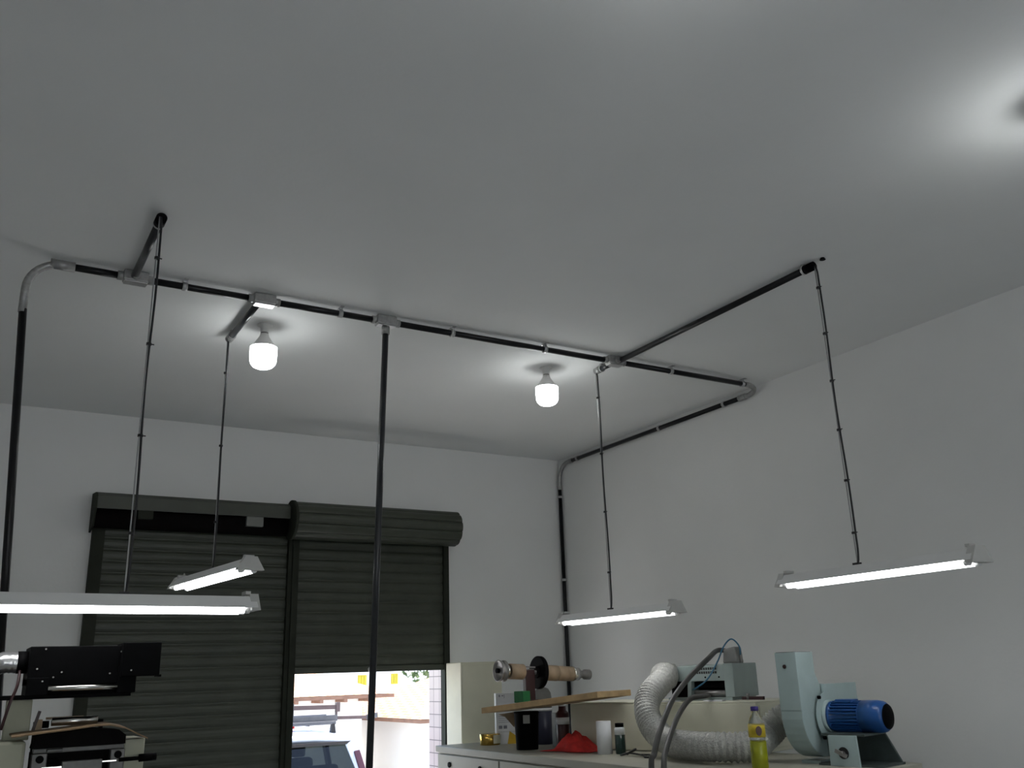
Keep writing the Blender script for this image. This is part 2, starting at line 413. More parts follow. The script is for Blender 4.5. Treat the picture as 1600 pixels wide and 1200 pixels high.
# left and centre drops
ld = thing('electrical_conduit', 'black conduit dropping from the grey elbow at the far left edge', 'conduit', (0.117, YM, 3.62))
MB().cyl((0, 0, 0), (0.135, 0, -2.2), RC).cyl((0.135, 0, -2.2), (0.135, 0, -3.62), RC).build('pipe', M_COND, ld)
cd = thing('electrical_conduit', 'black conduit post dropping from the ceiling in front of the shutter coil', 'conduit', (2.231, YM, ZM-0.06))
MB().cyl((0, 0, 0.0), (-0.075, 0, -2.75), RC).cyl((-0.075, 0, -2.75), (-0.080, 0, -ZM+0.06), RC).build('pipe', M_CONDG, cd)
MB().cyl((0, 0, 0.04), (0, 0, -0.03), RC+0.006).build('coupling', M_GALV, cd)

# run along the right wall and down the corner
wr = thing('electrical_conduit', 'black conduit along the top of the right wall and down the room corner', 'conduit')
MB().cyl((XW, YM+0.20, ZW), (XW, 8.20, ZW), RC).build('pipe', M_COND, wr)
YV = 8.405
el = [Vector((XW, 8.19, ZW))]+[Vector((XW, 8.215+0.19*math.sin(a), ZW-0.19+0.19*math.cos(a))) for a in [PI/2*i/10 for i in range(11)]]+[Vector((XW, YV, 3.60))]
MB().tube(el, RC+0.001, 16).build('elbow', M_GALV, wr)
MB().cyl((XW, YM+0.19, ZW), (XW, YM+0.27, ZW), RC+0.006).build('coupling', M_GALV, wr)
MB().cyl((XW, 8.13, ZW), (XW, 8.2, ZW), RC+0.005).build('coupling', M_GALV, wr)
MB().cyl((XW, YV, 3.61), (XW, YV+0.012, 0.0), RC).build('pipe', M_COND, wr)
for y in (5.73, 6.63, 8.03): clamp(wr, (XW, y, ZW), 'y')
for z in (3.52, 2.61): clamp(wr, (XW, YV+0.003, z), 'z')

# branches to the hanging lights
def branch(x, y0, y1, label, m):
    t = thing('electrical_conduit', label, 'conduit', (x, y0, ZM))
    s = 1 if y1 > y0 else -1
    MB().cyl((0, 0, 0), (0, y1-y0, 0), RC).build('pipe', m, t)
    MB().cyl((0, y1-y0-s*0.045, 0), (0, y1-y0+s*0.025, 0), RC+0.007).build('end_coupling', M_GALV if y1 > y0 else M_BLACK, t)
    MB().cyl((0, y1-y0-s*0.06, 0), (0, y1-y0-s*0.045, 0), RC+0.008).box(-0.012, 0.012, y1-y0-s*0.052-0.01, y1-y0-s*0.052+0.01, 0, ZC-ZM).build('clamp', M_CLAMP, t)
    return t
branch(0.656, YM-0.03, 4.47, 'short dark conduit branching from the first box towards the viewer above the long lamp', M_CONDG)
branch(1.397, YM+0.03, 6.01, 'short grey conduit branching beside the left bulb towards the shutters', M_CONDG)
branch(4.135, YM+0.03, 5.50, 'very short grey conduit stub behind the four way box', M_CONDG)
branch(4.15, YM-0.03, 3.35, 'black conduit branching from the four way box towards the viewer on the right', M_COND)
def jbox(x, label, dirs):
    t = thing('junction_box', label, 'junction box', (x, YM, ZM), 0, 'junction boxes on the ceiling conduit')
    MB().box(-0.068, 0.068, -0.034, 0.034, -0.030, ZC-ZM-0.001).build('body', M_GALV, t, bevel=0.008)
    MB().box(-0.062, 0.062, -0.031, 0.031, -0.036, -0.030).build('cover', M_CLAMP, t, bevel=0.002)
    for s in (-1, 1): MB().cyl((s*0.06, 0, 0), (s*0.098, 0, 0), RC+0.006).build('socket', M_GALV, t)
    for s in dirs: MB().cyl((0, s*0.03, 0), (0, s*0.06, 0), RC+0.006).build('socket', M_GALV, t)
jbox(BX[0], 'grey conduit box nearest the left elbow', (-1,))
jbox(BX[1], 'brightly lit conduit box just above the left bulb', (1,))
jbox(BX[2], 'grey conduit box at the head of the centre drop post', ())
jbox(BX[3], 'dark four way conduit box nearest the right wall', (1, -1))
tag(MB().cyl((4.18, 3.28, ZC-0.012), (4.18, 3.28, ZC), 0.018, 0.012).build('ceiling_plug', M_BLACK), 'small black plug in the ceiling past the end of the right conduit branch', 'plug')

# ------------------------------------------------------------------ hanging tube lights
def make_pendant(loc_top, mid, zt, ang, label, loops, n_tie, wave=0.01):
    """mid = centre of the housing in plan; ang = direction of the housing; the cable comes down from loc_top to zt"""
    t = thing('hanging_tube_light', label, 'hanging light', (mid[0], mid[1], zt), ang, 'tube lights hung on cables')
    L = 0.625
    prof = [(-0.036, 0.0), (0.036, 0.0), (0.046, -0.012), (0.078, -0.050), (0.078, -0.054), (0.072, -0.054), (0.042, -0.036), (-0.042, -0.036), (-0.072, -0.054), (-0.078, -0.054), (-0.078, -0.050), (-0.046, -0.012)]
    mb = MB(); n = len(prof)
    vs = [(-L, a, b) for a, b in prof]+[(L, a, b) for a, b in prof]
    mb._add(vs, [(i, (i+1) % n, n+(i+1) % n, n+i) for i in range(n)]+[(0,1,2,11),(2,3,4,5,6),(11,2,6,7),(7,8,9,10,11),(n,n+1,n+2,n+11),(n+2,n+3,n+4,n+5,n+6),(n+11,n+2,n+6,n+7),(n+7,n+8,n+9,n+10,n+11)], False)
    mb.build('housing', M_FIX, t)
    for s in (-1, 1):
        cap = [(-0.036, 0.012), (0.036, 0.012), (0.048, -0.010), (0.082, -0.066), (-0.082, -0.066), (-0.048, -0.010)]
        e = MB().prism(cap, lambda a, b: Vector((s*(L-0.03), a, b)), lambda a, b: Vector((s*(L+0.012), a, b))).build('end_cap', M_FIXCAP, t)
        MB().box(s*(L-0.035)-0.012, s*(L-0.035)+0.012, -0.03, 0.03, 0.010, 0.024).build('spring_clip', M_FIXCAP, e)
    for s in (-1, 1):
        tb = MB().cyl((-0.570, s*0.038, -0.062), (0.570, s*0.038, -0.062), 0.0165, n=16).build('tube', M_TUBE, t)
        for q in (-1, 1): MB().cyl((q*0.595, s*0.038, -0.062), (q*0.570, s*0.038, -0.062), 0.017, n=16).build('tube_cap', M_TUBECAP, tb)
    for lx in loops:
        MB().tube(arc((lx, 0, 0.006), 0.018, 0, PI, (1, 0, 0), (0, 0, 1.5), 10), 0.003, 8).build('hook', M_FIXCAP, t)
    R = Matrix.Rotation(-ang, 3, 'Z')
    tp = R @ (Vector(loc_top)-Vector((mid[0], mid[1], zt)))
    bx = R @ (Vector((loc_top[0], loc_top[1], zt))-Vector((mid[0], mid[1], zt)))
    # steel wire and black flex side by side, tied together
    H = tp.z
    pts = []; ptw = []
    for i in range(41):
        u = i/40; p = bx.lerp(tp, u)
        off = 0.007+wave*math.sin(u*9.0)*math.sin(u*PI)*0.6
        pts.append(p+Vector((off, 0.003, 0)))
        ptw.append(p+Vector((-0.005, 0, 0)))
    pts[-1] = tp+Vector((0.0, 0.0, 0.0)); 
    MB().tube(crom([ptw[0]+Vector((0.0, 0, 0.0))]+ptw[1:], 1), 0.0035, 8).build('suspension_wire', M_WIRE, t)
    fl = [Vector((bx.x-0.004, bx.y, 0.006)), Vector((bx.x+0.003, bx.y+0.002, 0.03))]+pts[2:]
    MB().tube(crom(fl, 2), 0.0058, 8).build('flex', M_CABLE, t)
    for k in range(n_tie):
        u = (k+0.6)/(n_tie+0.1); p = bx.lerp(tp, u)
        MB().cyl(p+Vector((0, 0, -0.006)), p+Vector((0, 0, 0.006)), 0.0125, n=10).box(p.x+0.008, p.x+0.024, p.y-0.002, p.y+0.002, p.z-0.002, p.z+0.003).build('cable_tie', M_CABLE, t)
    MB().box(bx.x-0.03, bx.x+0.012, bx.y-0.012, bx.y+0.012, 0, 0.014).build('cable_gland', M_CABLE, t)
    return t
R_ = math.radians
ZT = ZM-0.02
make_pendant((0.650, 4.44, ZM), (0.60, 4.42), 2.040, R_(3.6), 'longest looking tube light cut by the left edge, hung level across the shutter', (), 4)
make_pendant((1.385, 6.02, ZM), (1.385, 6.02), 2.342, R_(-83.5), 'tilted looking tube light seen end on before the closed shutter', (-0.55,), 3)
make_pendant((4.125, 5.51, ZM), (4.128, 5.46), 2.073, R_(-86.5), 'tube light hung in front of the corner conduit by the right wall', (), 4)
make_pendant((4.155, 3.32, ZM), (4.156, 3.24), 2.148, R_(-91.5), 'tube light hung rightmost in the room over the blower', (), 6)

# ------------------------------------------------------------------ bench
BZ = 1.10
bench = thing('machine_bench', 'long pale enamelled machine bench along the right side carrying the equipment', 'bench', (3.63, 3.5, 0))
def br(mb, name, m, par=None, **k):
    o = mb.build(name, m, par or bench, **k)
    if par is None: o.location = (-3.63, -3.5, 0)
    return o
BXF, BXB, BY0, BY1 = 3.63, 4.79, 3.61, 7.40
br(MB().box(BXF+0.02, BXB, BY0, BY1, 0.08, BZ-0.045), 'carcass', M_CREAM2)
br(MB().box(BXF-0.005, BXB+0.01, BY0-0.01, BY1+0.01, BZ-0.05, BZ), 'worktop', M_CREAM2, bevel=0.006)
br(MB().box(BXF+0.05, BXB-0.05, BY0+0.05, BY1-0.05, 0, 0.08), 'plinth', M_BLACK)
yy = [BY1-0.02, 6.35, 5.10, BY0+0.02]
for i in range(3):
    d = br(MB().box(BXF-0.002, BXF+0.02, yy[i+1]+0.01, yy[i]-0.01, BZ-0.36, BZ-0.062), 'drawer', M_CREAM2, bevel=0.003)
    for q in (0.22, 0.72):
        y = yy[i]+(yy[i+1]-yy[i])*q
        br(MB().cyl((BXF-0.002, y, BZ-0.135), (BXF-0.012, y, BZ-0.135), 0.021, n=18), 'knob', M_BLACK, d)
    br(MB().box(BXF-0.002, BXF+0.02, yy[i+1]+0.01, yy[i]-0.01, 0.12, BZ-0.372), 'door', M_CREAM2, bevel=0.003)

# tall cream cabinet behind the bench end
cab = thing('tall_cabinet', 'tall cream enamelled cabinet standing between the doorway and the bench', 'cabinet', (4.215, 7.75, 0))
MB().box(-0.25, 0.17, -0.17, 0.12, 0.0, 1.765).build('body', M_CREAM, cab, bevel=0.006)
MB().box(-0.235, 0.155, -0.176, -0.169, 0.1, 1.74).build('door', M_CREAM, cab, bevel=0.002)

# cream box housing on the bench
hb = thing('machine_housing', 'large cream enamelled box on the bench carrying the grey unit and the board end', 'machine', (4.14, 6.13, BZ), math.atan2(0.295, 0.955))
# local x = depth (+), local -y = along the front towards the viewer
MB().box(0.0, 0.60, -1.56, 0.0, 0.004, 0.318).build('body', M_CREAM, hb, bevel=0.006)
MB().box(0.60, 0.61, -1.5, -0.06, 0.03, 0.30).build('back_panel', M_CREAM, hb, bevel=0.002)
MB().box(0.04, 0.56, -1.566, -1.56, 0.03, 0.30).build('end_panel', M_CREAM, hb, bevel=0.002)
MB().box(0.0, 0.60, -1.56, 0.0, 0.318, 0.328).build('lid', M_CREAM, hb, bevel=0.003)
HB = Matrix.Translation(hb.location) @ Matrix.Rotation(hb.rotation_euler.z, 4, 'Z')
ZH = BZ+0.328

# board
A = Vector((3.60, 6.55, 1.41)); B = Vector((3.95, 5.50, 1.515)); PV = Vector((0.949, 0.316, 0.0))
TH = 0.042
def bp(t, w, h=0.0):
    return A.lerp(B, t)+PV*w+Vector((0, 0, h))
mb = MB(); cs = [bp(0, 0), bp(1, 0), bp(1, 0.42), bp(0, 0.42)]
mb._add([c-Vector((0, 0, TH)) for c in cs]+cs, [(3, 2, 1, 0), (4, 5, 6, 7), (0, 1, 5, 4), (1, 2, 6, 5), (2, 3, 7, 6), (3, 0, 4, 7)], False)
o = mb.build('wooden_board', M_WOOD, bevel=0.003)
tag(o, 'thick raw wooden board tilted from the black bin up to the cream machine box', 'board')

# ------------------------------------------------------------------ roll holder on the board
rh = thing('roll_holder', 'maroon roll stand with cardboard cores and a black disc on the wooden board', 'roll stand', (3.98, 6.42, 1.436))
zx = 0.212
MB().box(-0.05, 0.05, -0.05, 0.05, 0, 0.02).build('base', M_MAROON, rh)
MB().bar((-0.02, 0, 0.01), (-0.02, 0, zx+0.03), 0.085, 0.05, (0, 1, 0)).build('post', M_MAROON, rh, bevel=0.006)
def ax(x): return (x, 0, zx+0.012-0.06*x)
MB().cyl(ax(-0.08), ax(0.15), 0.016).bar((-0.10, 0, zx+0.055), (0.04, 0, zx+0.048), 0.012, 0.012).bar((-0.10, 0.02, zx+0.04), (0.04, 0.02, zx+0.032), 0.008, 0.008).build('shaft', M_STEEL, rh)
MB().rev(ax(-0.30), ax(0.15), [(0.012, 0.03), (0.012, 0.070), (0, 0.074), (0, 0.080), (0.022, 0.076), (0.04, 0.060), (0.044, 0.080), (0.058, 0.080), (0.058, 0.05)], 32).build('flange', M_STEEL, rh)
MB().cyl(ax(-0.312), ax(-0.286), 0.018).build('flange_nut', M_BLACK, rh)
MB().cyl(ax(-0.24), ax(-0.20), 0.05, n=28).build('chuck', M_CHROME, rh)
MB().cyl(ax(-0.20), ax(-0.075), 0.058, n=28).build('cardboard_core', M_CORE, rh)
dsk = MB().rev(ax(0.055), ax(0.4), [(0, 0.118), (0.004, 0.125), (0.034, 0.125), (0.038, 0.118)], 40).build('disc', M_BLACK, rh)
MB().cyl(ax(0.045), ax(0.056), 0.045, n=28).build('disc_hub', M_BLACKM, dsk)
MB().cyl(ax(0.094), ax(0.112), 0.085, n=32).build('disc_rim', M_STEEL, rh)
MB().cyl(ax(0.112), ax(0.24), 0.060, n=28).build('cardboard_core', M_CORE, rh)
MB().cyl(ax(0.24), ax(0.39), 0.057, n=28).build('cardboard_core', M_CORE, rh)
plab(MB().cyl(ax(0.25), ax(0.33), 0.0576, n=28).build('core_label', M_CORE, rh), 'band of pale tape on the core')
MB().rev(ax(0.39), ax(0.7), [(0, 0.052), (0.012, 0.056), (0.03, 0.05), (0.06, 0.05), (0.062, 0.04)], 28).build('chuck', M_CHROME, rh)
MB().rev(ax(0.45), ax(0.7), [(0, 0.028), (0.02, 0.034), (0.04, 0.025), (0.06, 0.04), (0.11, 0.04), (0.115, 0.034)], 24).build('end_knob', M_STEEL, rh)

# small things round the board
def upright(name, m, loc, sx, sy, h, label, cat, rotz=0.2, bevel=0.004):
    return tag(MB().box(-sx/2, sx/2, -sy/2, sy/2, 0, h).build(name, m, None, loc, rotz, bevel), label, cat)
zb = bp(0.18, 0.2)
upright('green_box', M_GREEN, (zb.x+0.03, zb.y-0.02, zb.z+0.008), 0.08, 0.10, 0.085, 'small green box standing on the left end of the wooden board', 'box', 0.25)
bin_ = thing('black_bin', 'tall glossy black bin on the bench propping up the wooden board', 'bin', (3.90, 6.38, BZ))
MB().rev((0, 0, 0), (0, 0, 1), [(0, 0.083), (0.01, 0.085), (0.255, 0.095), (0.257, 0.098), (0.272, 0.098), (0.274, 0.09)], 28).build('body', M_BLACK, bin_)
plab(MB().box(-0.035, 0.015, -0.1, -0.09, 0.19, 0.25).build('sticker', M_GREY, bin_, rotz=-0.45), 'grey sticker')
# white carton behind
ct = thing('white_carton', 'white printed carton standing upright between the tall cabinet and black bin', 'carton', (4.12, 7.03, BZ), -0.35)
MB().box(-0.11, 0.11, -0.04, 0.04, 0, 0.40).build('body', M_WHITE, ct, bevel=0.003)
plab(MB().prism([(0.11, 0.0), (0.11, 0.02), (0.0, 0.10), (-0.02, 0.0)], lambda a, b: Vector((a, -0.0415, b+0.001)), lambda a, b: Vector((a, -0.040, b+0.001))).build('printed_corner', M_YELLOW, ct), 'yellow printed corner')
mbp = MB()
for k, (a, b, w, h) in enumerate(((-0.085, 0.37, 0.012, 0.018), (-0.06, 0.375, 0.014, 0.01), (-0.04, 0.36, 0.004, 0.03), (-0.09, 0.215, 0.12, 0.003), (-0.09, 0.20, 0.11, 0.003), (-0.09, 0.185, 0.12, 0.003), (-0.09, 0.17, 0.09, 0.003), (-0.09, 0.12, 0.03, 0.025), (-0.05, 0.12, 0.03, 0.025), (-0.1, 0.095, 0.19, 0.002))):
    mbp.box(a, a+w, -0.0415, -0.040, b, b+h)
mbp.build('printed_pattern', M_PRINT, ct)
tp_ = thing('tape_roll', 'shiny gold tape roll with pale paper band on the bench end', 'tape roll', (3.955, 7.06, BZ))
MB().rev((0, 0, 0), (0, 0, 1), [(0, 0.082), (0.002, 0.085), (0.085, 0.085), (0.087, 0.082)], 32).build('roll', M_GOLD, tp_)
mb = MB()
for k in range(10):
    a0 = R_(-100+k*7); a1 = R_(-100+(k+1)*7); r1 = 0.0866
    mb._add([(r1*math.cos(a0), r1*math.sin(a0), 0.012), (r1*math.cos(a1), r1*math.sin(a1), 0.012), (r1*math.cos(a1), r1*math.sin(a1), 0.078), (r1*math.cos(a0), r1*math.sin(a0), 0.078)], [(0, 1, 2, 3)], True)
plab(mb.build('paper_band', M_CREAM, tp_), 'pale paper band')
fl = MB().prism([(0, 0), (0.16, 0.02), (0.12, -0.10), (0.05, -0.02)], lambda a, b: Vector((a, 0, b)), lambda a, b: Vector((a, 0.004, b))).build('paper_flap', M_CORE, None, (3.78, 6.60, 1.352), -0.45)
tag(fl, 'torn brown paper hanging under the left end of the wooden board', 'paper')

jar = thing('navy_canister', 'tall navy canister with grey domed top behind the wooden board', 'canister', (4.27, 6.72, BZ))
MB().rev((0, 0, 0), (0, 0, 1), [(0, 0.07), (0.01, 0.074), (0.27, 0.074)], 26).build('body', M_NAVY, jar)
plab(MB().rev((0, 0, 0.27), (0, 0, 1), [(0, 0.074), (0.09, 0.074), (0.125, 0.068), (0.155, 0.05), (0.168, 0.025), (0.17, 0.0)], 26).build('dome', M_GREY, jar), 'grey domed top')
plab(MB().rev((0, 0, 0.255), (0, 0, 1), [(0, 0.0748), (0.022, 0.0748)], 26).build('band', M_WHITE, jar), 'white band')
mot = thing('clamp_bracket', 'grey bracket with black knobs on the bench between the navy canister and red tin', 'bracket', (4.22, 6.42, BZ))
MB().box(-0.045, 0.045, -0.03, 0.03, 0, 0.25).build('plate', M_GREY, mot, bevel=0.004)
for z in (0.06, 0.13, 0.22): MB().cyl((-0.02, -0.03, z), (-0.03, -0.055, z), 0.022, n=18).build('knob', M_BLACK, mot)
tin = thing('red_tin', 'dark red tin with a white tag before the left end of the cream box', 'tin', (4.16, 6.27, BZ))
MB().rev((0, 0, 0), (0, 0, 1), [(0, 0.05), (0.005, 0.052), (0.25, 0.052), (0.255, 0.046), (0.27, 0.03), (0.30, 0.028)], 24).build('body', M_DRED, tin)
MB().rev((0, 0, 0.30), (0, 0, 1), [(0, 0.03), (0.02, 0.03)], 20).build('cap', M_WHITE, tin)
plab(MB().rev((0, 0, 0.17), (0, 0, 1), [(0, 0.0527), (0.05, 0.0527)], 24).build('tag', M_WHITE, tin), 'white tag round the tin')
# red cloth
cl = MB(); NX, NY = 30, 18; vs = []; fs = []
for j in range(NY+1):
    for i in range(NX+1):
        u = i/NX*2-1; v = j/NY*2-1
        st = lambda a, b, x: (lambda t: t*t*(3-2*t))(min(1, max(0, (x-a)/(b-a))))
        base = st(-0.50, -0.22, u+0.12*math.sin(v*5))*(1-st(0.05, 0.98, u))*(1-v*v)**0.6 if abs(v) < 1 else 0
        rg = 0.84+0.07*math.sin(u*12+v*5)+0.07*math.sin(v*10-u*6)+0.035*math.sin(u*27+v*17)
        z = 0.004+0.125*base*rg+0.008*(1+math.sin(u*14+v*9))*(1-v*v)*(1-u*u)
        vs.append((u*0.22, v*0.12*(1+0.15*math.sin(u*5)), z))
for j in range(NY):
    for i in range(NX):
        a = j*(NX+1)+i; fs.append((a, a+1, a+NX+2, a+NX+1))
cl._add(vs, fs, True)
o = cl.build('red_cloth', M_RED, None, (4.03, 5.93, BZ+0.001), -1.27)
sd = o.modifiers.new('thick', 'SOLIDIFY'); sd.thickness = 0.003; sd.offset = 1
tag(o, 'crumpled bright red cloth on the bench before the cream box', 'cloth')
pr = thing('paper_roll', 'short white paper roll standing on the bench beside the red cloth', 'paper roll', (4.03, 5.56, BZ))
MB().rev((0, 0, 0), (0, 0, 1), [(0, 0.052), (0.215, 0.052), (0.215, 0.022), (0.21, 0.021)], 28).build('roll', M_WHITE, pr)
gj = thing('ink_bottle', 'dark green ink bottle with pale shoulder right of the white paper roll', 'bottle', (4.10, 5.47, BZ))
MB().rev((0, 0, 0), (0, 0, 1), [(0, 0.032), (0.006, 0.036), (0.125, 0.036)], 22).build('body', M_DGREEN, gj)
MB().rev((0, 0, 0.125), (0, 0, 1), [(0, 0.036), (0.04, 0.036), (0.05, 0.028)], 22).build('shoulder', M_WHITE, gj)
MB().rev((0, 0, 0.175), (0, 0, 1), [(0, 0.03), (0.025, 0.03)], 20).build('cap', M_BLACK, gj)
pts = [(a-0.05, b+0.02, c) for a, b, c in ((4.10, 5.32, BZ+.006), (4.13, 5.28, BZ+.03), (4.10, 5.22, BZ+.045), (4.04, 5.24, BZ+.02), (4.05, 5.32, BZ+.006), (4.10, 5.30, BZ+.016), (4.12, 5.2, BZ+.010), (4.09, 5.10, BZ+.006), (4.05, 5.06, BZ+.006), (4.10, 5.03, BZ+.006), (4.13, 5.1, BZ+.012), (4.11, 5.17, BZ+.012))]
tag(MB().tube(crom(pts, 6), 0.006, 8).build('coiled_wire', M_CABLE), 'short black wire curled on the bench in front of the cream box', 'wire')

# ------------------------------------------------------------------ grey unit on the cream box
un = thing('grey_unit', 'grey green metal unit with vent slots and a roller on the cream box', 'machine', HB @ Vector((0.22, -0.82, 0.329)), hb.rotation_euler.z)
# local: front faces -x; -y to the right in view
MB().box(0.0, 0.34, -0.45, 0.07, 0.0, 0.02).build('base', M_UNIT, un)
MB().prism([(0.0, 0.13), (0.0, 0.235), (0.30, 0.245), (0.30, 0.02), (0.27, 0.02), (0.20, 0.13)], lambda a, b: Vector((a, 0.07, b)), lambda a, b: Vector((a, -0.40, b))).build('hood', M_UNIT, un, bevel=0.003)
MB().box(-0.004, 0.34, -0.475, -0.40, 0.02, 0.245).build('side_panel', M_UNIT, un, bevel=0.004)
MB().prism([(-0.02, 0.0), (0.16, 0.0), (0.16, 0.13), (0.0, 0.13)], lambda a, b: Vector((a, -0.13, b+0.001)), lambda a, b: Vector((a, -0.10, b+0.001))).build('side_bracket', M_UNIT, un, bevel=0.003)
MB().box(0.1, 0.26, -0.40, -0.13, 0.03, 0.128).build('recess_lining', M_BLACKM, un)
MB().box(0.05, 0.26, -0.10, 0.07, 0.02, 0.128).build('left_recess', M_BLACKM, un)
MB().cyl((0.04, -0.14, 0.045), (0.04, -0.40, 0.045), 0.022, n=20).build('roller', M_STEEL, un)
MB().box(0.03, 0.09, -0.40, -0.135, 0.085, 0.125).build('blade_holder', M_BLACK, un, bevel=0.008)
for r in range(2):
    for k in range(10):
        y = -0.17-0.0185*k
        MB().box(-0.002, 0.004, y-0.007, y+0.006, 0.205-r*0.026, 0.221-r*0.026).build('vent_slot', M_DGAP, un)
for y in (-0.12, -0.25, -0.36): MB().cyl((0.0, y, 0.155), (-0.004, y, 0.155), 0.006, n=12).build('screw', M_BLACK, un)
MB().cyl((0.02, 0.03, 0.17), (-0.06, 0.08, 0.18), 0.086, n=28).build('hose_collar', M_HOSE, un)
cb_ = MB().prism([(-0.06, 0.0), (0.06, 0.0), (0.045, 0.10), (-0.05, 0.115)], lambda a, b: Vector((0.10, a-0.40, b+0.244)), lambda a, b: Vector((0.20, a-0.40, b+0.244))).build('connector_box', M_GREY, un, bevel=0.012)
MB().cyl((0.15, -0.462, 0.243), (0.15, -0.462, 0.30), 0.014, n=14).build('air_fitting', M_GREY, un)
UM = Matrix.Translation(un.location) @ Matrix.Rotation(un.rotation_euler.z, 4, 'Z')
U = lambda x, y, z: UM @ Vector((x, y, z))
# corrugated hose
port = U(-0.05, 0.075, 0.18)
HOSE = [port, (4.40, 5.29, 1.595), (4.22, 5.25, 1.486), (4.13, 5.19, 1.385), (4.10, 5.09, 1.275), (4.08, 4.93, 1.205), (4.02, 4.70, 1.194), (4.05, 4.46, 1.194), (4.20, 4.31, 1.196), (4.37, 4.34, 1.25), (4.455, 4.30, 1.325), (4.487, 4.200, 1.356)]
hp = crom(HOSE, 26)
ho = MB().tube(hp, 0.083, 24, lambda i, n: 0.083*(1+0.045*(1 if i % 4 < 2 else -1))+0.002*math.sin(i*1.7)).build('flexible_duct', M_HOSE)
tag(ho, 'fat silver corrugated duct looping from the grey unit down to the blower', 'duct')
# rubber cables, air line
c0 = U(0.13, -0.42, 0.345)
p1 = [U(0.14, -0.37, 0.33), U(0.08, -0.32, 0.335), (4.40, 4.84, 1.703), (4.20, 4.82, 1.586), (3.95, 4.705, 1.458), (3.72, 4.57, 1.288), (3.60, 4.485, 1.183), (3.56, 4.47, 1.10), (3.55, 4.46, 0.6), (3.55, 4.45, 0.1)]
tag(MB().tube(crom(p1, 10), 0.017, 12).build('rubber_cable', M_HOSE2), 'thick grey cable curving down from the top of the grey unit', 'cable')
p2 = [U(0.03, -0.24, 0.035), (4.50, 4.987, 1.467), (4.39, 5.03, 1.452), (4.20, 4.935, 1.371), (3.95, 4.728, 1.281), (3.70, 4.509, 1.175), (3.585, 4.389, 1.11), (3.56, 4.38, 0.95), (3.555, 4.38, 0.5), (3.55, 4.38, 0.1)]
tag(MB().tube(crom(p2, 10), 0.017, 12).build('rubber_cable', M_HOSE2), 'thick grey cable curving down from the front of the grey unit', 'cable')
p3 = [U(0.15, -0.462, 0.29), U(0.13, -0.47, 0.36), U(0.10, -0.43, 0.41), U(0.07, -0.38, 0.36), U(0.0, -0.36, 0.26), U(-0.03, -0.28, 0.14), U(-0.02, -0.15, 0.07)]
tag(MB().tube(crom(p3, 10), 0.0055, 8).build('air_line', M_BLUET), 'thin blue air line arching over the top of the grey unit', 'air line')
HBp = lambda x, y, z: HB @ Vector((x, y, 0.328+z))
sc = thing('bar_clamp', 'dark red bar clamp lying on the right end of the cream box', 'clamp', HBp(0.12, -1.42, 0), hb.rotation_euler.z)
MB().bar((0.06, 0.05, 0.016), (0.02, -0.13, 0.016), 0.02, 0.022).build('bar', M_MAROON, sc, bevel=0.003)
MB().cyl((0.045, 0.0, 0.006), (0.045, 0.0, 0.045), 0.012, n=14).build('screw', M_GREY, sc)
tag(MB().box(-0.03, 0.03, -0.07, 0.07, 0, 0.008).build('paper_slip', M_WHITE, None, HBp(0.06, -1.22, 0.001), hb.rotation_euler.z+0.1), 'white paper slip on the cream box left of the bar clamp', 'paper')
tag(MB().box(-0.03, 0.03, -0.08, 0.08, 0, 0.006).build('paper_slip', M_WHITE, None, HBp(0.05, -0.86, 0.001), hb.rotation_euler.z-0.05), 'white paper slip on the cream box in front of the grey unit', 'paper')

# ------------------------------------------------------------------ blower
fan = thing('blower_fan', 'blue grey centrifugal blower with blue motor on the bench end', 'blower', (4.52, 3.98, BZ), R_(11))
cz = 0.255
pts = [(-0.245, 0.46), (-0.245, 0.62), (-0.055, 0.62), (-0.055, 0.50), (-0.02, 0.44)]
for k in range(0, 27):
    a = R_(72-k*10); r = 0.185+0.062*k/26
    pts.append((r*math.cos(a), cz+r*math.sin(a)*1.0))
pts.append((-0.247, 0.30))
MB().prism(pts, lambda a, b: Vector((a, 0.02, b)), lambda a, b: Vector((a, 0.16, b)), False).build('scroll_casing', M_FAN, fan, bevel=0.004)
plab(MB().box(-0.243, -0.06, 0.03, 0.15, 0.6195, 0.622).build('outlet_opening', M_DGAP, fan), 'dark outlet opening')
plab(MB().cyl((-0.2465, 0.10, 0.54), (-0.249, 0.10, 0.54), 0.012, n=10).build('rust_mark', M_MAROON, fan), 'rust brown plug on the outlet')
MB().cyl((0.0, 0.16, cz), (0.0, 0.23, cz), 0.088, n=28).build('inlet_collar', M_FAN, fan)
MB().box(-0.02, 0.36, -0.004, 0.014, 0.05, 0.435).build('mount_plate', M_FAN, fan, bevel=0.003)
MB().cyl((0.0, -0.006, cz), (0.0, 0.0, cz), 0.135, n=32).cyl((0.0, -0.03, cz), (0.0, 0.0, cz), 0.09, n=32).build('face_ring', M_FAN, fan)
for a in (130, 235):
    MB().cyl((0.14*math.cos(R_(a)), 0.0, cz+0.14*math.sin(R_(a))), (0.14*math.cos(R_(a)), -0.016, cz+0.14*math.sin(R_(a))), 0.010, n=10).build('bolt', M_BLACK, fan)
mo = MB().rev((0, -0.03, cz), (0, -1, cz), [(0, 0.084), (0.02, 0.084), (0.021, 0.072), (0.19, 0.072), (0.191, 0.084), (0.20, 0.084)], 32)
for k in range(28):
    a = 2*PI*k/28
    d = Vector((math.cos(a), 0, math.sin(a)))
    mo.bar(Vector((0, -0.05, cz))+d*0.077, Vector((0, -0.222, cz))+d*0.077, 0.006, 0.02, d)
mot_ = mo.build('motor', M_MOTOR, fan)
